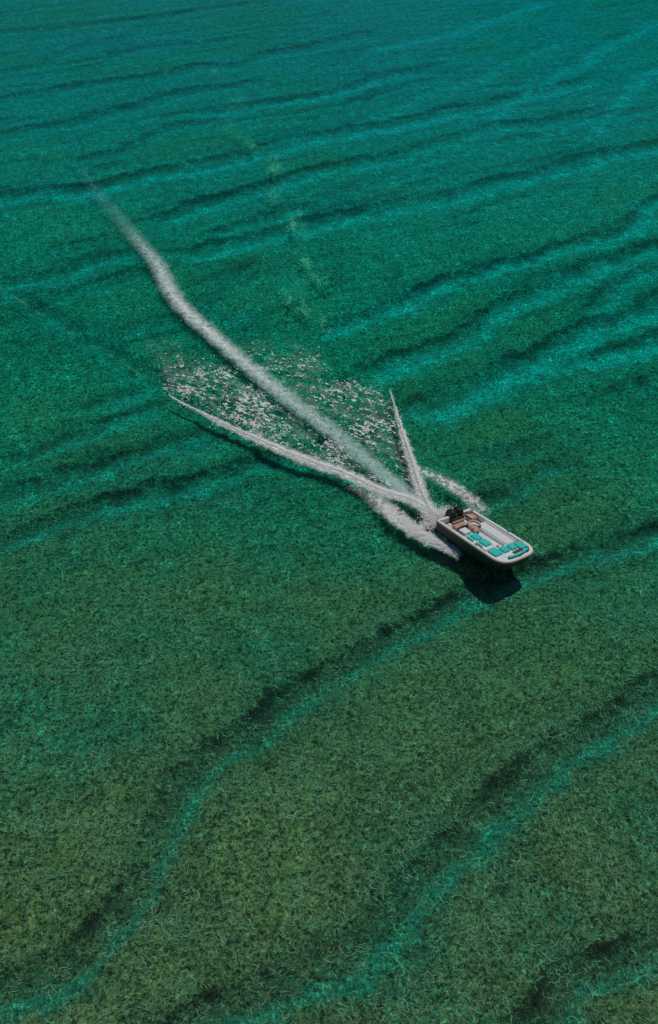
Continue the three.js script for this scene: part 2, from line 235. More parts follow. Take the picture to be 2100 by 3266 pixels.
{ // thin pale strips added over the weed to imitate caustic light
  const pos = [], r = rng(331);
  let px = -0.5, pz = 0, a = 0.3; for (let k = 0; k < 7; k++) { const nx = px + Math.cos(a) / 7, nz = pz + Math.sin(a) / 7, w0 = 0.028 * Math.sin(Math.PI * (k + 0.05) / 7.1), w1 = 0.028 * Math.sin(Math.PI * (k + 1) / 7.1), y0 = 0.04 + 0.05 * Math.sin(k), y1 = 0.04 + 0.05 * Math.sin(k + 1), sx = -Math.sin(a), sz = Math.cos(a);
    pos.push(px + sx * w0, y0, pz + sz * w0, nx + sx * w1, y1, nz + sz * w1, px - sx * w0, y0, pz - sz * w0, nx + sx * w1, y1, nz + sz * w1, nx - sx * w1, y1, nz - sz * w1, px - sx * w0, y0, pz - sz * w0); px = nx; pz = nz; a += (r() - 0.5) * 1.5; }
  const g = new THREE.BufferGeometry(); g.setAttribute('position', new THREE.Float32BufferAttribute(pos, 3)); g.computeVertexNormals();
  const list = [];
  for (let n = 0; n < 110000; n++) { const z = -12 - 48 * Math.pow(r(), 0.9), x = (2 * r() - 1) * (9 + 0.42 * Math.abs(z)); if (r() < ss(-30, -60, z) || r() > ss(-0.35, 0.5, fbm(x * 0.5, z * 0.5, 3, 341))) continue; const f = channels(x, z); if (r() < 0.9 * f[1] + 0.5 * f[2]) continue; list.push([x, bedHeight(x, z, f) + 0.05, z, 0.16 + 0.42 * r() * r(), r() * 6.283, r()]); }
  const m = new THREE.MeshStandardMaterial({ color: 0xffffff, roughness: 0.9, side: THREE.DoubleSide }); m.name = 'caustic_strip';
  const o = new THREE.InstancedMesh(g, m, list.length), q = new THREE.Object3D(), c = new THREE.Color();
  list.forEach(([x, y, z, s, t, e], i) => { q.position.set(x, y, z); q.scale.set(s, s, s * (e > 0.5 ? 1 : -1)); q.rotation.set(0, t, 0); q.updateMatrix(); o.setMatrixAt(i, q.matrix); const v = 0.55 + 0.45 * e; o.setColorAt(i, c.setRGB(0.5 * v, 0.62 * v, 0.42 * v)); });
  o.name = 'caustic_strips'; o.castShadow = false; o.receiveShadow = true; scene.add(o);
  tag(o, 'thin pale strips imitating rippled light over the nearer green seabed', 'seaweed', 'stuff');
}

// ---------------------------------------------------------------- the water
function rippleTexture() {
  const n = 1024, d = new Uint8Array(n * n * 4);
  for (let j = 0, k = 0; j < n; j++) for (let i = 0; i < n; i++, k += 4) {
    const u = i / n, v = j / n;
    const h = 0.5 + 0.22 * perlin(u * 8, v * 20, 4, 5) + 0.16 * perlin(u * 24, v * 48, 24, 6) + 0.1 * perlin(u * 60, v * 90, 30, 7);
    d[k] = d[k + 1] = d[k + 2] = 255 * Math.min(1, Math.max(0, h)); d[k + 3] = 255;
  }
  return texture(n, d);
}
const waterMat = new THREE.MeshPhysicalMaterial({ color: 0xffffff, vertexColors: true, roughness: 0.03, transmission: 0.996, thickness: 0, ior: 1.33, bumpMap: rippleTexture(), bumpScale: 0.03, specularIntensity: 0.6 });
waterMat.name = 'clear_green_water';
function waterAt(x, z, o) {
  const t = ss(-8, -70, z), u = ss(-60, -150, z);
  o[0] = 0.14 * ss(2, 34, x) * ss(-96, -135, z) * (1 - ss(-190, -230, z)) * (Math.sin(2.5 * z + 0.25 * x + 2.2 * fbm(x * 0.05, z * 0.12, 2, 211)) + 0.7 * perlin(x * 0.16, z * 0.55, 256, 213));
  o[1] = mix(mix(0.7, 0.22, t), 0.04, u); o[2] = mix(0.95, 0.93, u); o[3] = mix(mix(0.84, 0.88, t), 0.95, u);
}
const water = put('water', sheet(axis(-60, 75, 0.8, -5000, 5000, 1.08), axis(-200, -5, 0.45, -7000, 1500, 1.08), waterAt, 16), waterMat);
water.castShadow = false;
tag(water, 'clear shallow green water over the seabed, rippled far away', 'water', 'structure');

// ---------------------------------------------------------------- the wake: foam and spray, too many flecks to count
for (let i = 0; i < nearwash.length; i += 2) { const k = i / nearwash.length * (i > 8 ? 0.8 : 1); nearwash[i] -= 0.45 * k; nearwash[i + 1] += 0.3 * k; }
const foamMat = new THREE.MeshStandardMaterial({ color: rgb(0.97, 0.97, 0.96), roughness: 0.85 });
foamMat.name = 'foam';
function lump(seed) { // a small ragged pat of foam, one metre wide
  const r = rng(seed), g = mergeVertices(new THREE.IcosahedronGeometry(0.5, 1).deleteAttribute('uv').deleteAttribute('normal')), p = g.attributes.position;
  for (let i = 0; i < p.count; i++) { const s = 0.65 + 0.55 * r(); p.setXYZ(i, p.getX(i) * s, p.getY(i) * (0.5 + 0.5 * r()), p.getZ(i) * s); }
  g.computeVertexNormals(); return g;
}
const LUMP = lump(11);
const poly = (a) => { const q = []; for (let i = 0; i < a.length; i += 2) q.push(new THREE.Vector3(a[i], 0, a[i + 1])); return q; };
const curve = (a) => new THREE.CatmullRomCurve3(poly(a), false, 'centripetal');
function flecks(name, label, category, list, m = foamMat) { // list of [x, y, z, size x, size y, size z, turn, shade]
  const o = new THREE.InstancedMesh(LUMP, m, list.length), q = new THREE.Object3D(), c = new THREE.Color();
  list.forEach(([x, y, z, sx, sy, sz, t, s], i) => { q.position.set(x, y, z); q.scale.set(sx, sy, sz); q.rotation.set(0, t, 0); q.updateMatrix(); o.setMatrixAt(i, q.matrix); o.setColorAt(i, c.setRGB(s, s, s)); });
  o.name = name; o.castShadow = o.receiveShadow = true; scene.add(o);
  return tag(o, label, category, 'stuff');
}
const gauss = (r) => (r() + r() + r() + r() - 2) * 1.0; // about -2..2, spread 0.58
function trail(pts, n, seed, width, keep, size, height) { // flecks scattered along a line; width(t), keep(t, side, x, z), size(t, r), height(t, r, side) in metres
  const c = curve(pts), r = rng(seed), out = [], N = 600, P = c.getSpacedPoints(N);
  while (n-- > 0) {
    const t = r(), f = t * (N - 1), i = Math.floor(f), a = P[i], b = P[i + 1], L = Math.hypot(b.x - a.x, b.z - a.z), nx = -(b.z - a.z) / L, nz = (b.x - a.x) / L, w = width(t) * (0.75 + 0.5 * perlin(a.x * 1.7 + seed, a.z * 1.7) + 0.45 * perlin(a.x * 5 + seed, a.z * 5)), s = gauss(r) * 0.85;
    const x = mix(a.x, b.x, f - i) + nx * s * w, z = mix(a.z, b.z, f - i) + nz * s * w;
    if (r() > keep(t, s, x, z)) continue;
    const d = size(t, r), h = height ? height(t, r, s) : 0;
    out.push([x, 0.01 + h, z, d * (0.7 + r() * 0.9), d * (0.1 + 0.12 * r()), d * (0.7 + r() * 0.6), r() * 6.3, 0.9 + 0.1 * r()]);
  }
  return out;
}
function inside(p, x, z) { let c = false; for (let i = 0, j = p.length - 1; i < p.length; j = i++) if ((p[i].z > z) !== (p[j].z > z) && x < (p[j].x - p[i].x) * (z - p[i].z) / (p[j].z - p[i].z) + p[i].x) c = !c; return c; }
function patches(pts, n, seed, dens, ang) { // broken foam inside an outline, gathered in streaks
  const p = poly(pts), r = rng(seed), out = [], x0 = Math.min(...p.map((q) => q.x)), x1 = Math.max(...p.map((q) => q.x)), z0 = Math.min(...p.map((q) => q.z)), z1 = Math.max(...p.map((q) => q.z)), ca = Math.cos(ang), sa = Math.sin(ang);
  while (n-- > 0) {
    const x = mix(x0, x1, r()), z = mix(z0, z1, r());
    const jx = x + 1.2 * fbm(x * 0.5, z * 0.5, 2, 101), jz = z + 1.2 * fbm(x * 0.5 + 9, z * 0.5, 2, 103);
    if (!inside(p, jx + gauss(r) * 0.55, jz + gauss(r) * 0.8)) continue;
    const u = (x * ca + z * sa), v = (-x * sa + z * ca), streak = 0.6 * fbm(u * 1.1, v * 2.4, 3, 111) + 0.7 * fbm(u * 3.2, v * 6.5, 3, 121) + 0.4 * fbm(x * 0.3, z * 0.3, 2, 131);
    if (r() > ss(0.06, 0.72, streak + dens(x, z))) continue;
    const d = 0.026 + 0.07 * r() * r();
    out.push([x, 0.005, z, d * (0.8 + 1.8 * r()), d * 0.14, d * (0.5 + 0.5 * r()), -ang + (r() - 0.5) * 1.6, 0.88 + 0.12 * r()]);
  }
  return out;
}
// milky churned water just under the foam: soft-edged sheets that fade out at both sides
const milkMat = new THREE.MeshStandardMaterial({ vertexColors: true, transparent: true, roughness: 0.9, color: 0xffffff });
milkMat.name = 'churned_water';
function milk(name, label, pts, width, strength, tint, y, seed, category = 'churned water', M = 32, N = 900) {
  const c = curve(pts), P = c.getSpacedPoints(N), pos = [], col = [], idx = [];
  for (let i = 0; i <= N; i++) {
    const a = P[Math.max(0, i - 1)], b = P[Math.min(N, i + 1)], L = Math.hypot(b.x - a.x, b.z - a.z), nx = -(b.z - a.z) / L, nz = (b.x - a.x) / L, t = i / N, w = width(t);
    for (let j = 0; j <= M; j++) {
      const s = (j / M - 0.5) * 2, x = P[i].x + nx * s * w, z = P[i].z + nz * s * w;
      pos.push(x, y, z);
      const e = Math.max(0, 1 - Math.abs(s * (1 + 0.35 * fbm(x * 4.5, z * 4.5, 2, seed + 11)) + 0.25 * fbm(x * 0.8, z * 0.8, 2, seed))), al = strength(t) * ss(0, 0.7, e) * Math.min(1, Math.max(0, 0.8 + 0.55 * fbm(x * 1.6, z * 1.6, 3, seed + 3) + 0.9 * fbm(x * 5, z * 5, 3, seed + 7)));
      const k = tint(t); col.push(k[0], k[1], k[2], Math.max(0, Math.min(1, al)));
      if (i < N && j < M) { const q = i * (M + 1) + j; idx.push(q, q + M + 1, q + 1, q + 1, q + M + 1, q + M + 2); }
    }
  }
  const g = new THREE.BufferGeometry(); g.setAttribute('position', new THREE.Float32BufferAttribute(pos, 3)); g.setAttribute('color', new THREE.Float32BufferAttribute(col, 4)); g.setIndex(idx); g.computeVertexNormals();
  const o = put(name, g, milkMat); o.castShadow = false; return tag(o, label, category, 'stuff');
}
milk('churned_water', 'milky pale churned water along the middle of the wake behind the boat', center, (t) => mix(1.0, 0.95, ss(0, 0.35, t)) * mix(1, 0.8, ss(0.7, 1, t)), (t) => mix(0.26, 0.74, ss(0.1, 0.55, t)) * ss(0, 0.14, t), (t) => [mix(0.06, 0.42, ss(0.1, 0.45, t)), mix(0.36, 0.64, ss(0.1, 0.45, t)), mix(0.42, 0.6, ss(0.1, 0.45, t))], 0.006, 201);
const pale = () => [0.9, 0.92, 0.91];
milk('thin_foam', 'thin sheet of white foam under the near spray crest', near, (t) => 0.62 * mix(0.3, 1, ss(0, 0.6, t)), (t) => 0.75 * ss(0, 0.35, t), pale, 0.009, 251, 'foam', 18).name = 'thin_foam';
milk('thin_foam', 'thin sheet of white foam under the far spray line', far, (t) => 0.5 * mix(0.12, 1, ss(0, 0.8, t)), (t) => 0.7 * ss(0, 0.5, t), pale, 0.012, 261, 'foam', 16, 500).name = 'thin_foam_001';
milk('thin_foam', 'thin sheet of white foam running back from the near side of the hull', nearwash, (t) => mix(0.9, 0.45, t), (t) => mix(0.15, 0.95, ss(0.1, 0.5, t)) * (1 - ss(0.9, 1, t)), pale, 0.03, 271, 'foam', 22, 400).name = 'thin_foam_002';
milk('thin_foam', 'thin sheet of white foam wrapping the far side of the stern', farwash, (t) => mix(0.6, 0.7, t), (t) => mix(0.1, 0.38, ss(0, 0.5, t)) * (1 - ss(0.75, 1, t)), pale, 0.02, 276, 'foam', 20, 300).name = 'thin_foam_003';
function lace(name, label, pts, seed, alpha, tint, y, step) { // connected webs of foam inside an outline
  const p = poly(pts), pos = [], col = [], idx = [], x0 = Math.min(...p.map((q) => q.x)), x1 = Math.max(...p.map((q) => q.x)), z0 = Math.min(...p.map((q) => q.z)), z1 = Math.max(...p.map((q) => q.z)), nx = Math.ceil((x1 - x0) / step), nz = Math.ceil((z1 - z0) / step), A = new Float32Array((nx + 1) * (nz + 1));
  const id = new Int32Array((nx + 1) * (nz + 1)).fill(-1), ca = Math.cos(0.75), sa = Math.sin(0.75);
  for (let j = 0, k = 0; j <= nz; j++) for (let i = 0; i <= nx; i++, k++) {
    const x = x0 + i * step, z = z0 + j * step, jx = x + 1.1 * fbm(x * 0.5, z * 0.5, 2, 101), jz = z + 1.1 * fbm(x * 0.5 + 9, z * 0.5, 2, 103);
    if (!inside(p, jx, jz)) continue;
    const u = x * ca + z * sa, v = -x * sa + z * ca, wu = u + 0.35 * fbm(x * 1.5, z * 1.5, 2, seed), wv = v + 0.3 * fbm(x * 1.5 + 8, z * 1.5, 2, seed + 1);
    const web = Math.pow(Math.max(0, 1 - 2.2 * Math.abs(perlin(wu * 0.9, wv * 1.9, 256, seed + 2))), 2) * 0.8 + Math.pow(Math.max(0, 1 - 2 * Math.abs(perlin(wu * 2.3, wv * 4.2, 256, seed + 3))), 2) * 0.7;
    A[k] = Math.min(0.95, web * alpha(x, z) * ss(-0.35, 0.35, fbm(u * 0.4, v * 0.9, 3, seed + 4) + 0.08));
  }
  const point = (k, i, j) => { if (id[k] < 0) { id[k] = pos.length / 3; pos.push(x0 + i * step, y, z0 + j * step); col.push(...tint, A[k]); } return id[k]; };
  for (let j = 0; j < nz; j++) for (let i = 0; i < nx; i++) { const a = j * (nx + 1) + i, b = a + nx + 1; if (A[a] + A[a + 1] + A[b] + A[b + 1] < 0.03) continue; const q = [point(a, i, j), point(a + 1, i + 1, j), point(b, i, j + 1), point(b + 1, i + 1, j + 1)]; idx.push(q[0], q[2], q[1], q[1], q[2], q[3]); }
  const g = new THREE.BufferGeometry(); g.setAttribute('position', new THREE.Float32BufferAttribute(pos, 3)); g.setAttribute('color', new THREE.Float32BufferAttribute(col, 4)); g.setIndex(idx); g.computeVertexNormals();
  const o = put(name, g, milkMat); o.castShadow = false; return tag(o, label, 'foam', 'stuff');
}
lace('foam_lace', 'lacy web of thin foam left of the middle trail, inside the near spray crest', leftfield, 281, (x, z) => 0.17 * (1 - 0.8 * ss(-55, -62, z)), pale(), 0.018, 0.055);
lace('foam_lace', 'lacy web of thin foam right of the middle trail, inside the far spray line', rightfield, 291, (x, z) => 0.14 * (1 - 0.7 * ss(-56, -62, z)), pale(), 0.021, 0.055).name = 'foam_lace_001';
const fine = (t, r) => 0.016 + 0.06 * r() * r() * r();
const foamAt = (x, z, k, s) => fbm(x * k, z * k, 3, s);
flecks('wash_foam', 'long white foam trail running up the middle of the wake from the stern', 'foam', trail(center, 150000, 21,
  (t) => mix(0.35, 0.72, ss(0, 0.4, t)) * mix(1, 0.75, ss(0.75, 1, t)),
  (t, s, x, z) => (0.01 + 0.8 * ss(0.22, 0.52, t)) * mix(1, 0.15, ss(0.55, 0.9, t)) * ss(-0.55, 0.5, foamAt(x, z, 2.2, 141) + 0.3 - 0.35 * Math.abs(s)), fine));
const crest = (pts, n, seed, wide, fade, up) => [
  ...trail(pts, n, seed, (t) => wide * mix(0.2, 1, ss(0, 0.6, t)), (t, s, x, z) => fade(t) * ss(-0.5, 0.3, foamAt(x, z, 2.4, seed) + 0.35 - 0.3 * Math.abs(s)), fine, (t, r, s) => up * Math.pow(r(), 4) * Math.max(0, 1 - Math.abs(s))),
  ...trail(pts, n * 0.7, seed + 50, (t) => wide * 2.4 * mix(0.3, 1, ss(0, 0.6, t)), (t, s, x, z) => fade(t) * ss(0.0, 0.8, foamAt(x, z, 2.4, seed + 5) + 0.35 - 0.25 * Math.abs(s)), fine, (t, r, s) => 0.6 * up * Math.pow(r(), 3)),
  ...trail(pts, n * 0.35, seed + 90, (t) => wide * 0.7 * mix(0.2, 1, ss(0, 0.6, t)), (t, s, x, z) => fade(t) * 0.9, (t, r) => 0.03 + 0.07 * r() * r(), () => 0.03)];
flecks('spray_crest', 'bright white spray crest from the stern along the near edge of the wake', 'spray', crest(near, 90000, 22, 0.3, (t) => 0.1 * ss(0, 0.05, t) + 0.9 * ss(0.05, 0.4, t), 0.16));
flecks('spray_crest', 'thin tall white spray line rising along the far edge of the wake', 'spray', crest(far, 55000, 23, 0.24, (t) => ss(-0.02, 0.55, t), 0.25)).name = 'spray_crest_001';
flecks('bow_wave', 'white bow wave foam spreading beside the dark near hull of the boat', 'foam', trail(nearwash, 70000, 24,
  (t) => mix(0.75, 0.34, ss(0.4, 1, t)),
  (t, s, x, z) => mix(0.1, 0.95, ss(0.1, 0.6, t)) * (1 - ss(0.92, 1, t)) * ss(-0.25, 0.45, foamAt(x, z, 2.2, 171) + 0.45 * ss(0.3, 0.7, t) - 0.2 * Math.abs(s)),
  fine, (t, r, s) => 0.25 * r() * r() * ss(0.2, 0.8, t)));
flecks('bow_wave', 'loose white bow wave foam beyond the far side of the boat', 'foam', trail(farwash, 60000, 25,
  (t) => mix(0.4, 0.45, t),
  (t, s, x, z) => mix(0.1, 0.75, ss(0, 0.6, t)) * (1 - ss(0.78, 1, t)) * ss(-0.05, 0.6, foamAt(x, z, 3.4, 181) + 0.12), fine, (t, r) => 0.34 * r() * r() * ss(0.4, 0.9, t))).name = "bow_wave_001";
{ const r = rng(61), list = []; // spray thrown up round the stern
  for (let k = 0; k < 16000; k++) { const a = gauss(r), c = gauss(r), x = 6.15 + 0.75 * a - 0.3 * c, z = -42.35 - 0.5 * a - 0.45 * c; if (r() > ss(-0.3, 0.5, foamAt(x, z, 2.5, 231) + 0.2)) continue; const d = fine(0, r); list.push([x, 0.02 + 0.4 * r() * r() * Math.max(0, 1 - 0.6 * Math.abs(a)), z, d * (0.8 + r()), d * 0.5, d * (0.8 + r() * 0.6), r() * 6.3, 0.85 + 0.15 * r()]); }
  flecks('stern_spray', 'white spray thrown up around the outboard engines at the stern', 'spray', list); }
flecks('foam_flecks', 'scattered white foam flecks between the middle trail and the near spray crest', 'foam', patches(leftfield, 300000, 26, (x, z) => 0.1 - 0.4 * ss(-57, -63, z) - 0.1 * ss(-8, -14, x), 0.75));
flecks('foam_flecks', 'scattered white foam flecks between the middle trail and the far spray line', 'foam', patches(rightfield, 230000, 27, (x, z) => 0.02 - 0.3 * ss(-58, -63, z), 0.75)).name = 'foam_flecks_001';
// pale film imitating caustics of older wake waves, in patches that wind away from the boat
const spot = (t, c, h) => Math.exp(-Math.pow((t - c) / h, 2));
milk('caustic_chain', 'faint pale green film imitating wave caustics on the water in a winding chain beyond the wake', chain, (t) => mix(1.8, 0.8, t), (t) => 0.13 * (spot(t, 0.09, 0.05) * 0.6 + spot(t, 0.26, 0.05) + spot(t, 0.4, 0.04) + spot(t, 0.545, 0.03) * 1.7 + spot(t, 0.64, 0.03) + spot(t, 0.75, 0.035) * 1.5 + spot(t, 0.905, 0.035) * 1.6 + spot(t, 0.99, 0.02) * 0.7), () => [0.02, 0.58, 0.36], 0.006, 311, 'foam', 30, 1200);
{
  const r = rng(41), list = [];
  for (let i = 0; i < chainX.length; i++) { const big = [0.5, 0.7, 0.8, 0.9, 0.8, 1.2, 0.6, 0.9, 1.2, 1.0, 0.6][i], n = [60, 120, 120, 160, 200, 700, 300, 560, 800, 700, 260][i], tilt = [0, 0, 0.3, 0, 0, 0.1, 0, 0.05, -0.5, -0.6, 0][i];
    for (let k = 0; k < n; k++) { const a = gauss(r) * 1.5 * big, x = chainX[i] + gauss(r) * big * 0.6 - tilt * a, z = chainZ[i] + 1.4 * a; if (r() > ss(-0.2, 0.5, fbm(x * 1.4, z * 0.5, 3, 221))) continue; const L = 0.15 + 0.5 * r() * r(); list.push([x, 0.012, z, 0.025 + 0.035 * r(), 0.012, L, -tilt + (r() - 0.5) * 1.3, 0.5 + 0.5 * r()]); } }
  const m = new THREE.MeshStandardMaterial({ color: rgb(0.06, 0.66, 0.36), roughness: 0.8 }); m.name = 'chain_glints';  // strands added in place of glints on older wake waves
  flecks('chain_glints', 'thin pale green strands imitating glints in a winding chain of patches beyond the wake', 'glints', list, m);
}
const glintMat = new THREE.MeshStandardMaterial({ color: rgb(0.1, 0.36, 0.13), roughness: 0.7 }); glintMat.name = 'pale_green_flecks';  // flecks added to imitate the glinting foam line of an old wake
flecks('old_wake_flecks', 'thin broken line of pale green flecks imitating an old glinting wake line at the left edge', 'glints', trail(oldline, 3000, 28, () => 0.2, (t, s, x, z) => ss(-0.1, 0.7, fbm(x * 0.7, z * 0.7, 3, 191) + 0.2 - 0.3 * Math.abs(s)), (t, r) => 0.02 + 0.05 * r() * r()), glintMat);

// ---------------------------------------------------------------- the boat. Own axes: x forward from the stern, y up, z to starboard (the near side)
const M = (name, r, g, b, rough, extra = {}) => { const m = new THREE.MeshPhysicalMaterial({ color: rgb(r, g, b), roughness: rough, ...extra }); m.name = name; return m; };
const white = M('white_gelcoat', 0.86, 0.86, 0.85, 0.35, { clearcoat: 0.3 }), dark = M('dark_hull_paint', 0.028, 0.034, 0.02, 0.55), stripe = M('hull_stripe', 0.22, 0.21, 0.14, 0.4), tan = M('tan_vinyl', 0.5, 0.33, 0.24, 0.6), teal = M('teal_vinyl', 0.03, 0.62, 0.55, 0.55), black = M('black_engine_paint', 0.012, 0.013, 0.01, 0.5), steel = M('steel', 0.6, 0.6, 0.6, 0.25, { metalness: 1 }), grey = M('pale_nonskid', 0.7, 0.71, 0.7, 0.8), trim = M('dark_trim', 0.05, 0.05, 0.04, 0.5);
const boat = new THREE.Group(); boat.name = 'motorboat'; scene.add(boat);
tag(boat, 'white open motorboat with teal bow cushions and black outboard engines, bow lifted', 'boat');
{
  const head = 53 * Math.PI / 180, pitch = 5.5 * Math.PI / 180, roll = 8.3 * Math.PI / 180;
  const fw = new THREE.Vector3(Math.cos(head) * Math.cos(pitch), Math.sin(pitch), Math.sin(head) * Math.cos(pitch)), st = new THREE.Vector3(-Math.sin(head), 0, Math.cos(head)), up = new THREE.Vector3().crossVectors(st, fw);
  const s2 = st.clone().multiplyScalar(Math.cos(roll)).addScaledVector(up, Math.sin(roll)), u2 = new THREE.Vector3().crossVectors(s2, fw);
  boat.quaternion.setFromRotationMatrix(new THREE.Matrix4().makeBasis(fw, u2, s2));
  boat.position.set(6.92, 0.78, -41.79).addScaledVector(u2, -GUN());
}
function GUN() { return 0.98; }
const G = GUN(), LEN = 5.18;
function outline(inset = 0) { // starboard stern -> bow -> port stern
  const B = 1.335 - inset, p = [], x1 = 4.2, a = LEN - inset - x1;
  for (let i = 0; i <= 10; i++) { const x = mix(inset, x1, i / 10); p.push([x, (B - 0.07 * Math.pow(1 - x / x1, 2))]); }
  for (let i = 1; i < 28; i++) { const t = i / 28 * Math.PI, c = Math.cos(t), s = Math.sin(t); p.push([x1 + a * Math.pow(s, 2 / 2.5), B * Math.sign(c) * Math.pow(Math.abs(c), 2 / 3.6)]); }
  for (let i = 10; i >= 0; i--) { const x = mix(inset, x1, i / 10); p.push([x, -(B - 0.07 * Math.pow(1 - x / x1, 2))]); }
  return p;
}
function flat(pts, holes, y0, y1, bevel) { // a slab seen from above, from y0 to y1
  const s = new THREE.Shape(pts.map(([x, z]) => new THREE.Vector2(x, -z)));
  for (const h of holes) s.holes.push(new THREE.Path(h.map(([x, z]) => new THREE.Vector2(x, -z)).reverse()));
  const g = new THREE.ExtrudeGeometry(s, { depth: y1 - y0 - 2 * bevel, bevelEnabled: bevel > 0, bevelSize: bevel, bevelThickness: bevel, bevelSegments: 3, bevelOffset: -bevel, curveSegments: 8 });
  g.translate(0, 0, bevel); g.rotateX(-Math.PI / 2); g.translate(0, y0, 0); return g;
}
{ // hull: rings from the gunwale down to the keel, and the transom
  const o = outline(), lv = [[1, G - 0.05, 0, 0], [0.99, 0.74, 0.02, 0.01], [0.97, 0.45, 0.1, 0.04], [0.88, 0.16, 0.45, 0.22], [0.84, 0.1, 0.5, 0.24], [0.4, -0.1, 0.8, 0.36], [0.0, -0.22, 1.0, 0.42]];
  const ring = ([s, y, rake, lift]) => o.map(([x, z]) => { const q = Math.pow(Math.max(0, x) / LEN, 3); return [x - rake * q, y + lift * q, z * s]; });
  const R = lv.map(ring);
  const band = (a, b) => { const pos = []; for (let k = a; k < b; k++) for (let i = 0; i < o.length - 1; i++) { const A = R[k][i], B = R[k][i + 1], C = R[k + 1][i], D = R[k + 1][i + 1]; pos.push(...A, ...C, ...B, ...B, ...C, ...D); } 
    for (let k = a; k < b; k++) { const n = o.length - 1, A = R[k][0], B = R[k][n], C = R[k + 1][0], D = R[k + 1][n]; pos.push(...A, ...B, ...C, ...B, ...D, ...C); }
    const g = new THREE.BufferGeometry(); g.setAttribute('position', new THREE.Float32BufferAttribute(pos, 3)); return toCreasedNormals(mergeVertices(g), 0.6); };
  const h = put('hull', band(0, 6), dark, boat);
  const strip = (lo, hi, off) => { const pos = [], f = (i, t) => { const A = R[0][i], B = R[1][i]; return [mix(A[0], B[0], t) + (A[0] > 4.6 ? off : 0), mix(A[1], B[1], t), mix(A[2], B[2], t) + Math.sign(A[2]) * off]; };
    for (let i = 0; i < o.length - 1; i++) { const A = f(i, lo), B = f(i + 1, lo), C = f(i, hi), D = f(i + 1, hi); pos.push(...A, ...C, ...B, ...B, ...C, ...D); } const g = new THREE.BufferGeometry(); g.setAttribute('position', new THREE.Float32BufferAttribute(pos, 3)); g.computeVertexNormals(); return g; };
  put('hull_stripe', strip(0.55, 0.8, 0.006), stripe, h);
  const rail = new THREE.CatmullRomCurve3(o.map(([x, z]) => new THREE.Vector3(x + (x > 4.2 ? 0.012 : 0), G - 0.05, z * 1.008)));
  put('rub_rail', new THREE.TubeGeometry(rail, 120, 0.032, 6), tan, boat);
}
const inner = outline(0.16);
put('gunwale', flat(outline(0), [inner], G - 0.05, G + 0.02, 0.02), white, boat);
const FL = 0.68;
put('deck_floor', flat(outline(0.24), [], FL - 0.05, FL, 0), grey, boat);
{ const pos = []; for (let i = 0; i < inner.length; i++) { const a = inner[i], b = inner[(i + 1) % inner.length]; pos.push(a[0], FL, a[1], b[0], FL, b[1], a[0], G - 0.03, a[1], b[0], FL, b[1], b[0], G - 0.03, b[1], a[0], G - 0.03, a[1]); }
  const g = new THREE.BufferGeometry(); g.setAttribute('position', new THREE.Float32BufferAttribute(pos, 3)); g.computeVertexNormals(); put('cockpit_liner', g, new THREE.MeshStandardMaterial({ color: rgb(0.76, 0.76, 0.75), roughness: 0.45, side: THREE.DoubleSide, name: 'liner' }), boat); }
const box = (name, x, y, z, sx, sy, sz, m, parent = boat, turn = 0, rad = 0.035) => { const o = put(name, new RoundedBoxGeometry(sx, sy, sz, 3, Math.min(rad, sx * 0.45, sy * 0.45, sz * 0.45)), m, parent); o.position.set(x, y, z); o.rotation.y = turn; return o; };
// bow bench across the boat with four cushions and a curved backrest pad along the nose
const BT = 0.86;
const bench = put('bow_bench', flat(outline(0.25).filter(([x]) => x > 4.19).map(([x, z]) => [x, z]).concat([[3.68, -1.12], [3.68, 1.12]]), [], FL, BT, 0.02), white, boat);
for (const [x, z, sx, sz, t] of [[4.0, 0.72, 0.62, 0.6, 0.05], [4.05, 0.1, 0.5, 0.44, 0], [4.08, -0.43, 0.5, 0.42, 0], [4.2, -0.98, 0.62, 0.56, -0.08]]) box('cushion', x, BT + 0.06, z, sx, 0.14, sz, teal, bench, t, 0.07);
{ const arc = []; for (let i = 0; i <= 14; i++) { const t = mix(0.55, -0.95, i / 14); arc.push(new THREE.Vector3(4.84 - 0.16 * t * t, BT + 0.1, t)); }
  const g = new THREE.TubeGeometry(new THREE.CatmullRomCurve3(arc), 30, 0.075, 8); g.scale(1, 1, 1); put('backrest_pad', g, teal, bench);
  box('locker_lid', 4.5, BT + 0.015, -0.45, 0.2, 0.04, 0.7, trim, bench, 0.05, 0.012); box('locker_lid', 4.5, BT + 0.015, 0.3, 0.22, 0.03, 0.5, white, bench, -0.03, 0.012); }
// starboard bench with two cushions and two narrow backrest pads
const side = box('side_bench', 2.65, (FL + BT) / 2, 0.72, 1.7, BT - FL, 0.82, white);
for (const x of [-0.33, 0.36]) { box('cushion', x, 0.14, -0.22, 0.6, 0.13, 0.46, teal, side, 0, 0.065); const b = box('backrest_pad', x + 0.02, 0.16, 0.24, 0.5, 0.14, 0.12, teal, side, 0, 0.05); b.rotation.x = 0.2; }
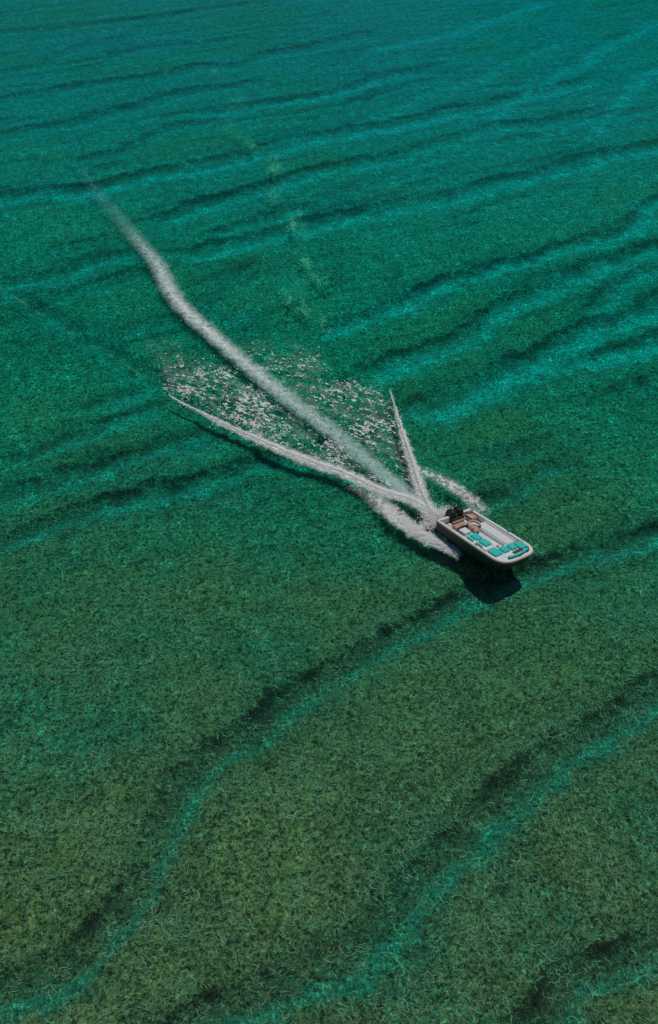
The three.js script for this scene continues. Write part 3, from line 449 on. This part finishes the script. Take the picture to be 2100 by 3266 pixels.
// port side: long white bench and pad
const sofa = box('port_bench', 2.6, (FL + BT) / 2, -0.74, 2.5, BT - FL, 0.76, white);
box('bench_pad', 0, 0.11, 0.03, 2.3, 0.07, 0.6, M('white_vinyl', 0.76, 0.77, 0.76, 0.6), sofa, 0, 0.04);
box('bench_backrest', 0, 0.13, -0.33, 2.4, 0.14, 0.1, M('pale_vinyl', 0.72, 0.74, 0.72, 0.6), sofa, 0, 0.05);
box('storage_box', 4.05, G - 0.05, -1.16, 0.3, 0.16, 0.16, tan);
box('step_pad', 3.55, G + 0.025, 1.2, 0.42, 0.02, 0.12, tan, boat, 0, 0.008);
box('floor_hatch', 3.1, FL + 0.012, -0.12, 0.42, 0.03, 0.34, white, boat, 0, 0.012);
box('drink_holder', 3.45, FL + 0.05, -0.05, 0.12, 0.1, 0.12, tan, boat, 0, 0.03);
// helm: console, wheel and a round tan seat
const helm = new THREE.Group(); helm.name = 'helm_seat'; helm.position.set(1.62, FL - 0.1, 0.0); helm.scale.set(0.86, 0.9, 0.86); boat.add(helm);
put('seat_base', new THREE.CylinderGeometry(0.1, 0.16, 0.28, 14).translate(0, 0.14, 0), steel, helm);
put('seat_cushion', new THREE.LatheGeometry([[0, 0.28], [0.36, 0.28], [0.42, 0.33], [0.42, 0.4], [0.36, 0.44], [0, 0.42]].map(([x, y]) => new THREE.Vector2(x, y)), 24), tan, helm);
{ const c = []; for (let i = 0; i <= 16; i++) { const a = mix(0.75, 2 * Math.PI - 0.75, i / 16); c.push(new THREE.Vector3(0.38 * Math.cos(a), 0.56 + 0.1 * Math.sin((i / 16) * Math.PI), 0.38 * Math.sin(a))); } put('seat_back', new THREE.TubeGeometry(new THREE.CatmullRomCurve3(c), 32, 0.075, 8), tan, helm); }
const con = box('helm_console', 1.72, FL + 0.18, 0.78, 0.5, 0.5, 0.5, white, boat, 0, 0.06);
{ const w = put('steering_wheel', new THREE.TorusGeometry(0.17, 0.022, 8, 22), trim, con); w.position.set(-0.28, 0.2, 0); w.rotation.set(0, Math.PI / 2, 0); w.rotateX(0.0); 
  for (let k = 0; k < 3; k++) { const s = put('spoke', new THREE.CylinderGeometry(0.012, 0.012, 0.17, 6).translate(0, 0.085, 0), steel, w); s.rotation.z = k * 2.094; } }
// stern: tan benches either side of the engine well, dark trim along them
const bs = box('stern_bench', 0.95, FL + 0.1, 0.35, 0.42, 0.28, 0.9, tan, boat, 0, 0.07);
box('seat_back', -0.2, 0.18, 0, 0.1, 0.24, 0.88, tan, bs, 0, 0.045); box('trim_rail', 0.23, 0.02, 0, 0.05, 0.3, 0.9, trim, bs, 0, 0.02);
const ps = box('port_stern_seat', 0.62, FL + 0.12, -0.82, 0.5, 0.3, 0.5, tan, boat, 0, 0.08);
box('seat_back', -0.22, 0.22, 0, 0.11, 0.3, 0.5, tan, ps, 0, 0.05); box('arm_rest', 0.02, 0.19, 0.22, 0.42, 0.09, 0.08, white, ps, 0, 0.03);
box('engine_well', 0.3, FL + 0.1, 0.0, 0.34, 0.36, 0.86, M('well_lining', 0.02, 0.02, 0.018, 0.6), boat, 0, 0.04);
box('swim_platform', -0.16, 0.45, 0.85, 0.4, 0.05, 0.5, tan, boat, 0, 0.02); box('swim_platform', -0.16, 0.45, -0.85, 0.4, 0.05, 0.5, tan, boat, 0, 0.02);
for (const z of [0.3, -0.34]) {
  const e = new THREE.Group(); e.name = 'outboard_engine'; e.position.set(0.12, 0.06, z * 0.85); e.scale.set(0.76, 0.82, 0.85); boat.add(e);
  const s = new THREE.Shape(); s.moveTo(-0.42, 0); s.lineTo(0.2, 0); s.quadraticCurveTo(0.27, 0.28, 0.14, 0.44); s.quadraticCurveTo(-0.1, 0.52, -0.34, 0.42); s.quadraticCurveTo(-0.48, 0.2, -0.42, 0);
  const g = new THREE.ExtrudeGeometry(s, { depth: 0.2, bevelEnabled: true, bevelSize: 0.08, bevelThickness: 0.09, bevelSegments: 4 }); g.translate(0, 1.02, -0.1);
  const c = put('engine_cowl', g, black, e); box('cowl_vent', -0.2, 1.5, 0, 0.18, 0.03, 0.16, steel, c, 0, 0.01);
  put('mid_section', new RoundedBoxGeometry(0.24, 1.0, 0.18, 2, 0.05).translate(-0.08, 0.55, 0), black, e); box('bracket', 0.1, 0.86, 0, 0.2, 0.28, 0.26, black, e, 0, 0.03); box('gear_case', -0.1, -0.05, 0, 0.5, 0.12, 0.1, black, e, 0, 0.05);
}
for (const [x, z] of [[0.25, 1.17], [0.25, -1.17], [3.0, 1.24], [3.0, -1.24], [5.07, 0]]) { const c = box('cleat', x, G + 0.06, z, 0.2, 0.03, 0.035, steel, boat, x > 5 ? Math.PI / 2 : 0, 0.012); box('cleat_foot', 0, -0.025, 0, 0.06, 0.04, 0.03, steel, c, 0, 0.008); }
{ const r = []; for (let i = 0; i <= 12; i++) r.push(new THREE.Vector3(mix(0.5, 2.2, i / 12), G + 0.06 + 0.06 * Math.sin(Math.PI * i / 12), 1.14)); put('grab_rail', new THREE.TubeGeometry(new THREE.CatmullRomCurve3(r), 24, 0.016, 6), steel, boat); }

renderer.render(scene, camera);
